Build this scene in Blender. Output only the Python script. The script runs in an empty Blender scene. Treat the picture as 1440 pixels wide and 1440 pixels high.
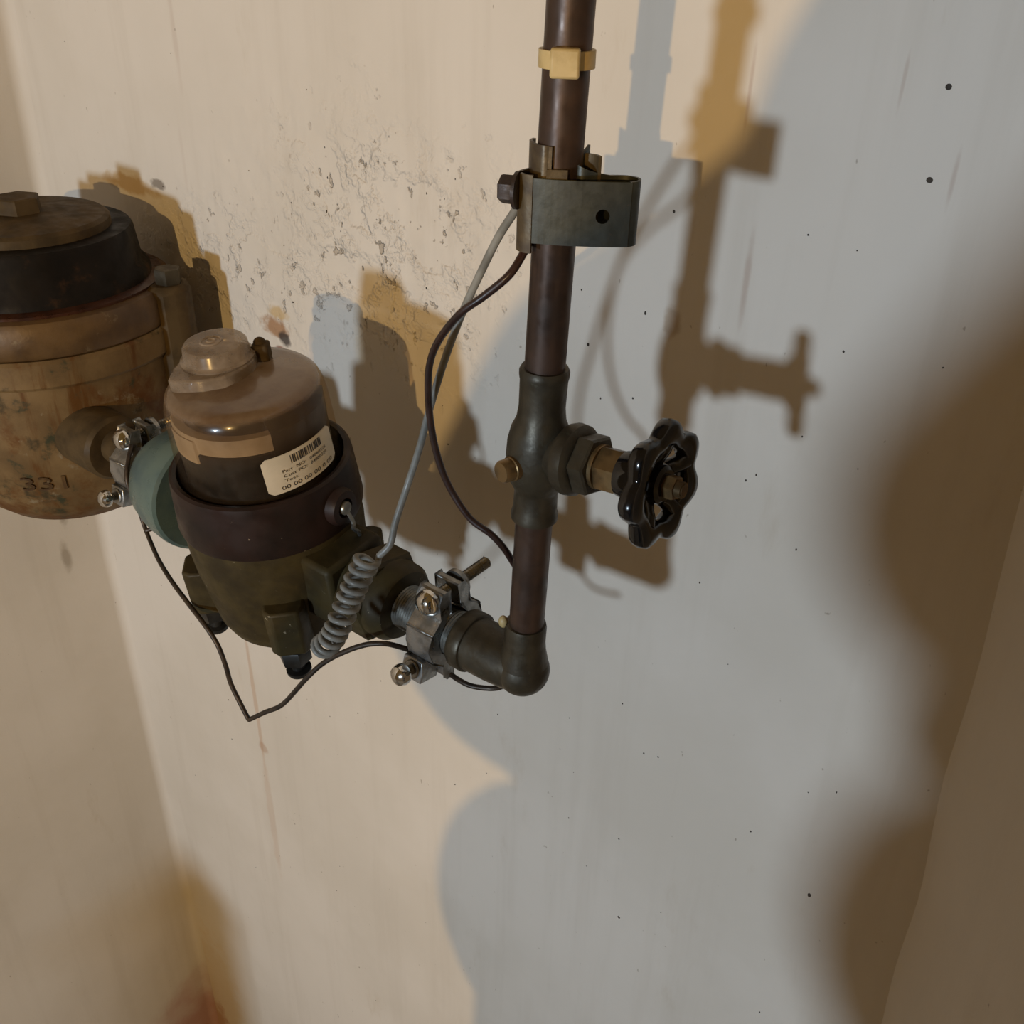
import bpy, math, random
from mathutils import Vector, Matrix, noise
random.seed(7)
PI = math.pi
scene = bpy.context.scene
col = scene.collection

# ------------------------------------------------------------------ camera
cam_data = bpy.data.cameras.new('camera')
cam_data.sensor_width = 36.0
cam_data.lens = 36.0 * 1387.0 / 1440.0
cam_data.clip_start = 0.01
cam = bpy.data.objects.new('camera', cam_data)
col.objects.link(cam)
yaw, pitch, roll = math.radians(38), math.radians(31.3), math.radians(1.63)
hd = Vector((-math.sin(yaw), math.cos(yaw), 0)); rt0 = Vector((math.cos(yaw), math.sin(yaw), 0)); up = Vector((0, 0, 1))
fw = hd * math.cos(pitch) - up * math.sin(pitch)
up0 = hd * math.sin(pitch) + up * math.cos(pitch)
cu = up0 * math.cos(roll) - rt0 * math.sin(roll)
cr = rt0 * math.cos(roll) + up0 * math.sin(roll)
cam.matrix_world = Matrix(((cr.x, cu.x, -fw.x, 0), (cr.y, cu.y, -fw.y, 0), (cr.z, cu.z, -fw.z, 2.0), (0, 0, 0, 1)))
scene.camera = cam

# ------------------------------------------------------------------ world, lights, exposure
world = bpy.data.worlds.new('world'); scene.world = world
world.use_nodes = True
bg = world.node_tree.nodes['Background']
bg.inputs[0].default_value = (1.0, 0.54, 0.11, 1); bg.inputs[1].default_value = 0.13
vs = scene.view_settings
vs.view_transform = 'Standard'; vs.look = 'None'; vs.exposure = 0.0; vs.gamma = 1.0
vs.use_curve_mapping = False

def light(name, kind, loc, energy, color, aim=None, **kw):
    d = bpy.data.lights.new(name, kind); d.energy = energy; d.color = color
    for k, v in kw.items(): setattr(d, k, v)
    o = bpy.data.objects.new(name, d); col.objects.link(o); o.location = loc
    if aim: o.rotation_euler = (Vector(aim) - Vector(loc)).to_track_quat('-Z', 'Y').to_euler()
    return o
WARM = (0.54, -1.98, 2.24)
COOL = (-0.18, -2.5, 1.77)
light('warm_bulb_light', 'POINT', WARM, 110.0, (1.0, 0.62, 0.22), shadow_soft_size=0.016)
light('cool_work_light', 'AREA', COOL, 48.5, (0.67, 0.82, 0.97), aim=(-0.4, 0.568, 1.5), shape='DISK', size=0.19)

# ------------------------------------------------------------------ materials
def nodes_of(name):
    m = bpy.data.materials.new(name); m.use_nodes = True
    nt = m.node_tree
    return m, nt, nt.nodes['Principled BSDF']
class NB:
    def __init__(s, nt): s.nt = nt; s.geo = None
    def new(s, t, **kw):
        n = s.nt.nodes.new(t)
        for k, v in kw.items(): setattr(n, k, v)
        return n
    def link(s, a, b): s.nt.links.new(a, b)
    def pos(s):
        if s.geo is None: s.geo = s.new('ShaderNodeTexCoord')
        return s.geo.outputs['Object']
    def mapped(s, scale=(1, 1, 1), loc=(0, 0, 0)):
        m = s.new('ShaderNodeMapping'); s.link(s.pos(), m.inputs[0])
        m.inputs['Scale'].default_value = scale; m.inputs['Location'].default_value = loc
        return m.outputs[0]
    def noise(s, scale, detail=4, rough=.55, vec=None, dist=0):
        n = s.new('ShaderNodeTexNoise'); n.inputs['Scale'].default_value = scale
        n.inputs['Detail'].default_value = detail; n.inputs['Roughness'].default_value = rough
        n.inputs['Distortion'].default_value = dist
        s.link(vec if vec is not None else s.pos(), n.inputs['Vector'])
        return n.outputs['Fac']
    def ramp(s, fac, a, b, ca=0, cb=1):
        r = s.new('ShaderNodeMapRange', interpolation_type='SMOOTHSTEP')
        s.link(fac, r.inputs[0]); r.inputs[1].default_value = a; r.inputs[2].default_value = b
        r.inputs[3].default_value = ca; r.inputs[4].default_value = cb
        return r.outputs[0]
    def math(s, op, a, b=None, clamp=False):
        n = s.new('ShaderNodeMath', operation=op); n.use_clamp = clamp
        for i, v in enumerate((a, b)):
            if v is None: continue
            if isinstance(v, (int, float)): n.inputs[i].default_value = v
            else: s.link(v, n.inputs[i])
        return n.outputs[0]
    def mix(s, fac, a, b):
        n = s.new('ShaderNodeMix', data_type='RGBA')
        if isinstance(fac, (int, float)): n.inputs[0].default_value = fac
        else: s.link(fac, n.inputs[0])
        for i, v in ((6, a), (7, b)):
            if isinstance(v, tuple): n.inputs[i].default_value = (*v, 1)
            else: s.link(v, n.inputs[i])
        return n.outputs[2]
    def bump(s, h, strength=.3, dist=.002, normal=None):
        b = s.new('ShaderNodeBump'); b.inputs['Strength'].default_value = strength
        b.inputs['Distance'].default_value = dist; s.link(h, b.inputs['Height'])
        if normal is not None: s.link(normal, b.inputs['Normal'])
        return b.outputs[0]
    def blob(s, c, r, soft=.5, wob=.0, wscale=30):
        """smooth 1 inside an ellipsoid of radii r about c, 0 outside"""
        m = s.new('ShaderNodeVectorMath', operation='SUBTRACT'); s.link(s.pos(), m.inputs[0]); m.inputs[1].default_value = c
        d = s.new('ShaderNodeVectorMath', operation='DIVIDE'); s.link(m.outputs[0], d.inputs[0]); d.inputs[1].default_value = r
        l = s.new('ShaderNodeVectorMath', operation='LENGTH'); s.link(d.outputs[0], l.inputs[0])
        v = l.outputs['Value']
        if wob:
            v = s.math('ADD', v, s.math('MULTIPLY', s.math('SUBTRACT', s.noise(wscale, 4), .5), wob))
        return s.ramp(v, 1 - soft, 1.0, 1, 0)

def simple(name, a, b=None, rough=.5, metal=0., scale=60, bump=.15, lo=.4, hi=.65, spots=None, dist=.001, spec=.5):
    m, nt, p = nodes_of(name); n = NB(nt)
    c = n.mix(n.ramp(n.noise(scale, 5), lo, hi), a, b if b else tuple(x * .6 for x in a))
    if spots:
        for sp_ in spots:
            scol, sscale, t0, t1 = sp_[:4]
            c = n.mix(n.ramp(n.noise(sscale, 6, .65, n.mapped(sp_[4]) if len(sp_) > 4 else None), t0, t1), c, scol)
    n.link(c, p.inputs['Base Color'])
    p.inputs['Metallic'].default_value = metal
    p.inputs['Specular IOR Level'].default_value = spec
    n.link(n.ramp(n.noise(scale * 1.7, 4), .3, .7, max(rough - .1, .03), min(rough + .12, 1)), p.inputs['Roughness'])
    if bump: n.link(n.bump(n.noise(scale * 2.5, 5), bump, dist), p.inputs['Normal'])
    return m

M = {}
M['copper'] = simple('tarnished_copper', (.082, .048, .033), (.050, .032, .024), .40, .5, 45, .06, .35, .7, [((.05, .04, .028), 90, .6, .75)])
M['bronze'] = simple('tarnished_bronze', (.064, .052, .032), (.040, .032, .020), .45, .45, 70, .22, .35, .7, [((.075, .072, .048), 140, .6, .75)])
M['brassnut'] = simple('dull_brass', (.21, .13, .052), (.10, .065, .03), .4, .6, 70, .12)
M['meter'] = simple('dark_olive_brass', (.052, .039, .014), (.028, .021, .009), .55, .15, 40, .25, .35, .7, [((.3, .26, .18), 150, .675, .71)], spec=.25)
M['ring'] = simple('dark_maroon_plastic', (.022, .012, .010), (.012, .008, .007), .42, 0, 30, .05, .35, .7, [((.26, .2, .14), 150, .675, .71)], spec=.22)
M['black'] = simple('dark_fitting_metal', (.022, .022, .020), (.012, .011, .010), .45, .2, 60, .15)
M['enamel'] = simple('black_gloss_enamel', (.0055, .0055, .0065), (.004, .004, .004), .12, 0, 50, .03)
M['zinc'] = simple('zinc_plated_casting', (.34, .34, .33), (.20, .20, .19), .34, .85, 90, .15)
M['chrome'] = simple('bright_plated_screw', (.66, .65, .62), (.5, .49, .46), .14, .97, 60, .03)
M['steel'] = simple('grey_threaded_steel', (.22, .22, .20), (.12, .12, .11), .4, .7, 80, .1)
M['teal'] = simple('teal_patina_bronze', (.105, .155, .138), (.055, .095, .105), .33, .15, 28, .08, .35, .7, [((.14, .15, .075), 60, .62, .74), ((.03, .035, .03), 130, .68, .76)])
M['greywire'] = simple('grey_insulation', (.235, .235, .215), (.15, .15, .135), .45, 0, 60, .08)
M['brownwire'] = simple('brown_insulation', (.036, .015, .011), (.021, .010, .009), .35, 0, 60, .05)
M['barewire'] = simple('oxidised_bare_wire', (.060, .043, .030), (.032, .024, .019), .45, .5, 120, .1)
M['strap'] = simple('weathered_strap_metal', (.052, .056, .046), (.034, .038, .034), .42, .35, 60, .12, .35, .7, [((.11, .066, .036), 85, .62, .74)])
M['strapin'] = simple('aged_brass_strap', (.11, .082, .045), (.062, .045, .028), .45, .4, 70, .2)
M['boltdark'] = simple('rusty_dark_bolt', (.040, .028, .024), (.024, .018, .018), .5, .3, 120, .3)
M['cream'] = simple('yellowed_nylon', (.52, .40, .19), (.42, .31, .13), .45, 0, 80, .1)
M['rustcap'] = simple('rusty_brown_cap', (.080, .052, .022), (.044, .029, .013), .65, .05, 45, .35, .35, .7, spec=.2)
M['blackring'] = simple('blackened_ring', (.011, .008, .006), (.006, .005, .004), .55, 0, 35, .2, .35, .7, [((.050, .024, .010), 26, .54, .72)], spec=.12)
M['fitting'] = simple('corroded_cast_brass', (.185, .118, .050), (.115, .070, .028), .65, .05, 20, .6, .35, .65,
                      [((.105, .042, .009), 15, .48, .62), ((.10, .042, .009), 42, .52, .66, (1, 1, .12)), ((.05, .036, .016), 24, .56, .68), ((.23, .185, .115), 34, .60, .72), ((.04, .040, .020), 40, .58, .70)], spec=.25)
M['rustband'] = simple('rust_stained_brass', (.120, .066, .022), (.064, .034, .013), .5, .15, 22, .6, .35, .65,
                       [((.22, .17, .095), 30, .60, .72), ((.13, .17, .13), 70, .70, .76)])
M['rustred'] = simple('red_oxide_seal', (.055, .020, .010), (.032, .012, .007), .35, .1, 60, .2)
M['register'] = simple('black_register', (.011, .0105, .011), (.007, .007, .007), .4, 0, 50, .05)
M['dial'] = simple('aged_register_ring', (.42, .33, .22), (.33, .25, .16), .6, 0, 40, .05)
M['paper'] = simple('white_label_paper', (.60, .53, .41), (.52, .46, .35), .5, 0, 40, 0)
M['ink'] = simple('label_ink', (.035, .03, .028), (.03, .026, .024), .6, 0, 40, 0)
M['skin'] = simple('skin', (.50, .30, .21), (.45, .26, .18), .5, 0, 30, .05)
M['jacket'] = simple('dark_jacket_cloth', (.05, .05, .06), (.035, .035, .042), .8, 0, 60, .2)
M['hair'] = simple('dark_hair', (.02, .014, .01), (.012, .009, .007), .5, 0, 90, .3)
M['card'] = simple('brown_cardboard', (.32, .21, .12), (.26, .17, .095), .8, 0, 20, .1)
M['concrete'] = simple('concrete_floor', (.20, .18, .15), (.13, .115, .095), .85, 0, 6, .4)
M['speck'] = simple('dark_specks', (.055, .042, .030), (.03, .024, .018), .8, 0, 80, 0)

# dusty translucent dome
def dome_mat():
    m, nt, p = nodes_of('dusty_clear_plastic'); n = NB(nt)
    dust = n.noise(38, 5, .6)
    c = n.mix(n.ramp(dust, .35, .7), (.180, .120, .070), (.118, .068, .036))
    n.link(c, p.inputs['Base Color'])
    p.inputs['Roughness'].default_value = .22
    p.inputs['Coat Weight'].default_value = .4; p.inputs['Coat Roughness'].default_value = .08
    tr = n.new('ShaderNodeBsdfTransparent'); tr.inputs[0].default_value = (.93, .86, .76, 1)
    sep = n.new('ShaderNodeSeparateXYZ'); n.link(n.pos(), sep.inputs[0])
    # dust lies thick on the flat top, thin on the sides
    top = n.ramp(sep.outputs[2], .131, .1385)
    side = n.math('ADD', n.ramp(dust, .25, .8, .02, .13), n.ramp(sep.outputs[2], .098, .128, 0, .26))
    a = n.math('MAXIMUM', n.math('MULTIPLY', top, .93), side, True)
    mx = n.new('ShaderNodeMixShader'); n.link(a, mx.inputs[0]); n.link(tr.outputs[0], mx.inputs[1]); n.link(p.outputs[0], mx.inputs[2])
    n.link(mx.outputs[0], nt.nodes['Material Output'].inputs[0])
    return m
M['dome'] = dome_mat()
def cap_mat():
    m, nt, p = nodes_of('hazy_clear_cap'); n = NB(nt)
    c = n.mix(n.ramp(n.noise(60, 5), .35, .7), (.33, .26, .19), (.22, .16, .105)); n.link(c, p.inputs['Base Color'])
    p.inputs['Roughness'].default_value = .2
    tr = n.new('ShaderNodeBsdfTransparent'); tr.inputs[0].default_value = (.9, .85, .78, 1)
    mx = n.new('ShaderNodeMixShader'); n.link(n.ramp(n.noise(45, 4), .3, .7, .45, .8), mx.inputs[0])
    n.link(tr.outputs[0], mx.inputs[1]); n.link(p.outputs[0], mx.inputs[2]); n.link(mx.outputs[0], nt.nodes['Material Output'].inputs[0])
    return m
M['cap'] = cap_mat()

def wall_mat(name, back=True):
    m, nt, p = nodes_of(name); n = NB(nt)
    base = n.mix(n.ramp(n.noise(3.2, 5, .6), .35, .68), (.66, .615, .55), (.60, .555, .485))
    streak = n.noise(26, 5, .6, n.mapped((1, 1, .07)))
    c = n.mix(n.ramp(streak, .48, .72, 0, .30), base, (.52, .47, .40))
    c = n.mix(n.ramp(n.noise(15, 6, .7, n.mapped((1, 1, .3))), .60, .78, 0, .5), c, (.50, .43, .34))
    # tiny grime flecks
    fl = n.ramp(n.noise(170, 2, .5, n.mapped((1, 1, .6))), .755, .80)
    c = n.mix(n.math('MULTIPLY', fl, .55), c, (.22, .17, .12))
    bh = n.math('ADD', n.math('MULTIPLY', n.noise(220, 3, .6), .35), n.math('MULTIPLY', streak, .6))
    nrm = n.bump(bh, .22, .0016)
    if back:
        # flaking patch: pits and lifted paint edges
        mask = n.blob((-.585, .568, 1.765), (.20, .5, .15), .85, .9, 9)
        mask2 = n.blob((-.78, .568, 1.70), (.24, .5, .10), .85, .9, 11)
        mk = n.math('MAXIMUM', mask, n.math('MULTIPLY', mask2, .7), True)
        patch = n.ramp(n.noise(14, 5, .65, None, .15), .46, .54)
        lifted = n.math('MULTIPLY', n.ramp(n.noise(46, 5, .6, None, .15), .50, .60), patch)
        pits = n.ramp(n.noise(82, 4, .55, n.mapped((1.1, 1, .85))), .635, .70)
        hh = n.math('SUBTRACT', n.math('ADD', n.math('MULTIPLY', patch, .9), n.math('MULTIPLY', lifted, .45)), n.math('MULTIPLY', pits, 1.3))
        nrm = n.bump(n.math('MULTIPLY', hh, mk), .85, .0028, nrm)
        c = n.mix(n.math('MULTIPLY', n.math('MULTIPLY', pits, mk), .62), c, (.30, .24, .17))
        deep = n.ramp(n.noise(40, 3, .5, n.mapped((1.3, 1, .9), (3, 1, 2))), .72, .76)
        c = n.mix(n.math('MULTIPLY', n.math('MULTIPLY', deep, mk), .8), c, (.20, .14, .09))
        # paint ridge cracks
        for (rx, rz, rl, w, k) in ((-.840, 1.90, .07, .005, .22), (-.853, 1.79, .05, .004, .12), (-.277, 1.915, .035, .002, .5), (-.2615, 1.805, .042, .0035, .5), (-.153, 1.885, .02, .002, .4), (-.19, 1.93, .02, .0015, .35)):
            b = n.blob((rx, .568, rz), (w, .3, rl), .8, .7, 60)
            c = n.mix(n.math('MULTIPLY', b, k), c, (.40, .29, .23))
        # rusty water marks, ochre and dark marks, and corner shade painted in ochre
        for (rx, rz, ax, az, k, colr, wob) in (
                (-.868, 1.10, .0055, .17, .50, (.47, .31, .20), .5),
                (-.868, .87, .010, .16, .28, (.47, .31, .20), .6),
                (-.865, 1.015, .012, .012, .5, (.40, .24, .15), .6),
                (-.311, 1.765, .0085, .015, .55, (.33, .22, .12), .7),
                (-.740, 1.652, .024, .013, .85, (.33, .17, .07), 1.0),
                (-.728, 1.643, .010, .009, .9, (.05, .04, .035), .9),
                (-.735, 1.630, .010, .006, .8, (.20, .075, .045), .8),
                (-.735, 1.668, .02, .008, .7, (.50, .34, .13), .9),
                (-.428, 1.463, .012, .02, .45, (.22, .2, .17), 1.2),
                (-.955, 1.752, .055, .012, .75, (.42, .28, .11), 1.2),  # ochre band above the valve body
                (-.900, 1.760, .016, .006, .8, (.17, .14, .11), 1.2),  # small dark mark beside the ochre band
                (-1.17, .06, .07, .12, .8, (.33, .12, .07), .9),
                (-1.13, .16, .09, .28, .35, (.56, .42, .24), .8)):  # ochre tint painting the soft yellow shade at the corner foot
            b = n.blob((rx, .568, rz), (ax, .3, az), .55, wob * 1.3, 95 if ax < .03 and az < .03 else 42)
            c = n.mix(n.math('MULTIPLY', b, k), c, colr)
    else:
        b = n.blob((-1.168, .55, .06), (.3, .20, .22), .8, .9, 14)
        c = n.mix(n.math('MULTIPLY', b, .7), c, (.36, .12, .08))
        for (ry, rz, k) in ((.515, 1.36, .8), (.512, 1.30, .7), (.505, 1.23, .6)):
            b = n.blob((-1.165, ry, rz), (.3, .009, .035), .8, 1.4, 45)
            c = n.mix(n.math('MULTIPLY', b, k), c, (.25, .2, .14))
    n.link(c, p.inputs['Base Color']); n.link(nrm, p.inputs['Normal'])
    p.inputs['Roughness'].default_value = .62
    p.inputs['Specular IOR Level'].default_value = .3
    return m
M['wall_back'] = wall_mat('old_off_white_paint', True)
M['wall_side'] = wall_mat('old_off_white_paint_side', False)

# ------------------------------------------------------------------ mesh helpers
class G:
    def __init__(s): s.v = []; s.f = []
    def add(s, vs, fs, mat=None):
        o = len(s.v)
        s.v += [tuple((mat @ Vector(v)) if mat is not None else v) for v in vs]
        s.f += [tuple(i + o for i in f) for f in fs]
        return s
    def lathe(s, prof, seg=40, mat=None, cap=True):
        vs, fs = [], []
        n = len(prof)
        for (r, z) in prof:
            for k in range(seg):
                a = 2 * PI * k / seg; vs.append((max(r, 1e-5) * math.cos(a), max(r, 1e-5) * math.sin(a), z))
        for i in range(n - 1):
            for k in range(seg):
                k2 = (k + 1) % seg
                fs.append((i * seg + k, i * seg + k2, (i + 1) * seg + k2, (i + 1) * seg + k))
        if cap:
            fs.append(tuple(range(seg - 1, -1, -1))); fs.append(tuple((n - 1) * seg + k for k in range(seg)))
        return s.add(vs, fs, mat)
    def box(s, a, b, mat=None):
        (x0, y0, z0), (x1, y1, z1) = a, b
        vs = [(x0, y0, z0), (x1, y0, z0), (x1, y1, z0), (x0, y1, z0), (x0, y0, z1), (x1, y0, z1), (x1, y1, z1), (x0, y1, z1)]
        fs = [(0, 3, 2, 1), (4, 5, 6, 7), (0, 1, 5, 4), (1, 2, 6, 5), (2, 3, 7, 6), (3, 0, 4, 7)]
        return s.add(vs, fs, mat)
    def prism(s, poly, z0, z1, mat=None):
        n = len(poly)
        vs = [(x, y, z0) for x, y in poly] + [(x, y, z1) for x, y in poly]
        fs = [tuple(range(n - 1, -1, -1)), tuple(range(n, 2 * n))] + [(k, (k + 1) % n, n + (k + 1) % n, n + k) for k in range(n)]
        return s.add(vs, fs, mat)
    def hex(s, r, z0, z1, mat=None, n=6, rot=0, ch=.0012):
        c = [(r * math.cos(2 * PI * k / n + rot), r * math.sin(2 * PI * k / n + rot)) for k in range(n)]
        vs = []
        for z, q in ((z0, .93), (z0 + ch, 1), (z1 - ch, 1), (z1, .93)): vs += [(x * q, y * q, z) for x, y in c]
        fs = [tuple(range(n - 1, -1, -1)), tuple(range(3 * n, 4 * n))]
        for i in range(3): fs += [(i * n + k, i * n + (k + 1) % n, (i + 1) * n + (k + 1) % n, (i + 1) * n + k) for k in range(n)]
        return s.add(vs, fs, mat)
    def tube(s, pts, r, seg=10, closed=False, mat=None, radii=None):
        P = [Vector(p) for p in pts]; n = len(P); vs, fs = [], []
        prev = None
        for i in range(n):
            if closed: t = (P[(i + 1) % n] - P[i - 1])
            else: t = P[min(i + 1, n - 1)] - P[max(i - 1, 0)]
            t.normalize()
            if prev is None:
                q = Vector((0, 0, 1)) if abs(t.z) < .9 else Vector((1, 0, 0)); u = t.cross(q).normalized()
            else:
                u = (prev - t * prev.dot(t)).normalized()
            prev = u; w = t.cross(u)
            rr = radii[i] if radii else r
            for k in range(seg):
                a = 2 * PI * k / seg; vs.append(tuple(P[i] + (u * math.cos(a) + w * math.sin(a)) * rr))
        for i in range(n if closed else n - 1):
            j = (i + 1) % n
            for k in range(seg):
                k2 = (k + 1) % seg; fs.append((i * seg + k, i * seg + k2, j * seg + k2, j * seg + k))
        if not closed:
            fs.append(tuple(range(seg - 1, -1, -1))); fs.append(tuple((n - 1) * seg + k for k in range(seg)))
        return s.add(vs, fs, mat)
    def band(s, path, z0, z1, th, mat=None):
        """a flat strip standing upright along an open xy path"""
        P = [Vector((p[0], p[1])) for p in path]; n = len(P); vs, fs = [], []
        Z0 = z0 if isinstance(z0, (list, tuple)) else [z0] * n; Z1 = z1 if isinstance(z1, (list, tuple)) else [z1] * n
        for i in range(n):
            t = (P[min(i + 1, n - 1)] - P[max(i - 1, 0)]).normalized(); q = Vector((-t.y, t.x)) * th / 2
            a, b = P[i] - q, P[i] + q
            vs += [(a.x, a.y, Z0[i]), (b.x, b.y, Z0[i]), (b.x, b.y, Z1[i]), (a.x, a.y, Z1[i])]
        for i in range(n - 1):
            for k in range(4): fs.append((i * 4 + k, i * 4 + (k + 1) % 4, i * 4 + 4 + (k + 1) % 4, i * 4 + 4 + k))
        fs.append((3, 2, 1, 0)); e = (n - 1) * 4; fs.append((e, e + 1, e + 2, e + 3))
        return s.add(vs, fs, mat)
    def sphere(s, c, r, seg=20, rings=12, mat=None):
        if not isinstance(r, tuple): r = (r, r, r)
        pr = [(math.sin(PI * i / rings), -math.cos(PI * i / rings)) for i in range(rings + 1)]
        mm = Matrix.Translation(c) @ Matrix.Diagonal((*r, 1))
        return s.lathe(pr, seg, (mat @ mm) if mat is not None else mm, cap=False)

def catmull(pts, sub=8):
    P = [Vector(p) for p in pts]; out = []
    for i in range(len(P) - 1):
        p0, p1, p2, p3 = P[max(i - 1, 0)], P[i], P[i + 1], P[min(i + 2, len(P) - 1)]
        for k in range(sub):
            t = k / sub
            out.append(.5 * ((2 * p1) + (p2 - p0) * t + (2 * p0 - 5 * p1 + 4 * p2 - p3) * t * t + (3 * p1 - p0 - 3 * p2 + p3) * t ** 3))
    out.append(P[-1]); return out

def mesh_obj(name, g, mat, parent=None, bevel=0, angle=35, smooth=True, label=None):
    me = bpy.data.meshes.new(name)
    me.from_pydata([tuple(v) for v in g.v], [], g.f); me.update()
    if smooth:
        me.polygons.foreach_set('use_smooth', [True] * len(me.polygons))
        me.set_sharp_from_angle(angle=math.radians(angle))
    me.materials.append(M[mat] if isinstance(mat, str) else mat)
    o = bpy.data.objects.new(name, me); col.objects.link(o)
    if parent is not None: o.parent = parent
    if bevel:
        b = o.modifiers.new('bevel', 'BEVEL'); b.width = bevel; b.segments = 2; b.limit_method = 'ANGLE'; b.angle_limit = math.radians(40)
    if label: o['label'] = label
    return o
def thing(name, label, cat, loc=(0, 0, 0), rot=None, group=None):
    o = bpy.data.objects.new(name, None); col.objects.link(o); o.empty_display_size = .02
    o.location = loc
    if rot: o.rotation_euler = rot
    o['label'] = label; o['category'] = cat
    if group: o['group'] = group
    return o
def tag(o, label, cat, group=None):
    o['label'] = label; o['category'] = cat
    if group: o['group'] = group
    return o
T = Matrix.Translation
def RX(a): return Matrix.Rotation(math.radians(a), 4, 'X')
def RY(a): return Matrix.Rotation(math.radians(a), 4, 'Y')
def RZ(a): return Matrix.Rotation(math.radians(a), 4, 'Z')
AX = RY(90)          # lathe z -> +x
AYF = RX(90)         # lathe z -> -y (toward the room)

# ------------------------------------------------------------------ room shell
WY = .568
def corner_x(z): return -1.170 + max(0., z - 1.2) * .062 + .004 * noise.noise((z * 6, 9, 3))
def crease_x(z): return -.0657 + (1.59 - z) * .056 if z < 1.8 else -.0775
def undul(x, z):
    return .0022 * noise.noise((x * 3.1, z * 2.3, 4.2)) + .0012 * noise.noise((x * 11, z * 7, 1.7))
def flake(x, z):
    m = max(0, 1 - ((x + .60) / .27) ** 2 - ((z - 1.775) / .135) ** 2)
    m = max(m, .8 * max(0, 1 - ((x + .80) / .2) ** 2 - ((z - 1.70) / .085) ** 2))
    m = min(1, m * 1.8)
    if m <= 0: return 0
    n1 = noise.fractal((x * 26, z * 22, .3), .6, 2.1, 5)
    e = max(0, min(1, (n1 - .02) / .06))
    pit = max(0, noise.noise((x * 95, z * 80, 7)) - .42) * 2.2
    return m * (-.0007 * e + .0012 * min(pit, 1) - .0006 * noise.noise((x * 60, z * 60, 3)))
def axis(parts):
    out = []
    for a, b, st in parts:
        k = max(1, int(round((b - a) / st))); out += [a + (b - a) * i / k for i in range(k)]
    out.append(parts[-1][1]); return out
FIL = .014
def build_back():
    us = axis([(0, .18, .012), (.18, .68, .0034), (.68, 1.0, .012)])   # 0 at the left corner, 1 at the crease
    zs = axis([(0, 1.55, .02), (1.55, 1.93, .0034), (1.93, 2.6, .02)])
    g = G(); nu = len(us)
    for z in zs:
        x0 = corner_x(z) + FIL; x1 = crease_x(z) + .004 * noise.noise((z * 9, 2, 0)) 
        for u in us:
            x = x0 + (x1 - x0) * u
            g.v.append((x, WY + undul(x, z) + flake(x, z), z))
    for j in range(len(zs) - 1):
        for i in range(nu - 1): g.f.append((j * nu + i, j * nu + i + 1, (j + 1) * nu + i + 1, (j + 1) * nu + i))
    return g
wb = mesh_obj('wall_back', build_back(), 'wall_back', angle=180); wb['kind'] = 'structure'
def build_left():
    g = G(); zs = axis([(0, 2.6, .02)]); ts = [i / 10 for i in range(11)] + [1 + .05 * k for k in range(1, 31)]; nt_ = len(ts)
    for z in zs:
        cx = corner_x(z)
        for t in ts:
            if t <= 1:
                a = t * PI / 2; rr = FIL
                x = cx + rr - rr * math.sin(a); y = WY - rr + rr * math.cos(a)
                y += undul(cx + FIL, z) * (1 - t)
            else:
                y = WY - FIL - (t - 1) * 1.0; x = cx + (.003 * noise.noise((y * 6, z * 4, 8)) + .0012 * noise.noise((y * 18, z * 12, 2))) * min(1, (t - 1) * 8)
            g.v.append((x, y, z))
    for j in range(len(zs) - 1):
        for i in range(nt_ - 1): g.f.append((j * nt_ + i + 1, j * nt_ + i, (j + 1) * nt_ + i, (j + 1) * nt_ + i + 1))
    return g
wl = mesh_obj('wall_left', build_left(), 'wall_side', angle=180); wl['kind'] = 'structure'
def build_right():
    g = G(); zs = axis([(0, 2.6, .02)]); ts = axis([(0, .1, .01), (.1, .9, .04)]); nt_ = len(ts)
    d = Vector((math.cos(math.radians(42)), -math.sin(math.radians(42))))
    for z in zs:
        x1 = crease_x(z) + .004 * noise.noise((z * 9, 2, 0)); y1 = WY + undul(x1, z) + flake(x1, z)
        for t in ts:
            k = min(1, t * 20)
            lip = .006 * math.exp(-((t - .012) / .012) ** 2) * (.6 + .8 * noise.noise((z * 8, 1, 1)))
            w = (.003 * noise.noise((t * 7, z * 5, 5)) + .002 * noise.noise((t * 22, z * 9, 5))) * k - lip * k
            g.v.append((x1 + d.x * t + d.y * w, y1 + d.y * t - d.x * w * -1 , z))
    for j in range(len(zs) - 1):
        for i in range(nt_ - 1): g.f.append((j * nt_ + i, j * nt_ + i + 1, (j + 1) * nt_ + i + 1, (j + 1) * nt_ + i))
    return g
wr = mesh_obj('wall_right', build_right(), 'wall_side', angle=180); wr['kind'] = 'structure'
fl = mesh_obj('floor', G().box((-1.25, -3.2, -.06), (2.6, .62, 0)), 'concrete', smooth=False); fl['kind'] = 'structure'

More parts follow.
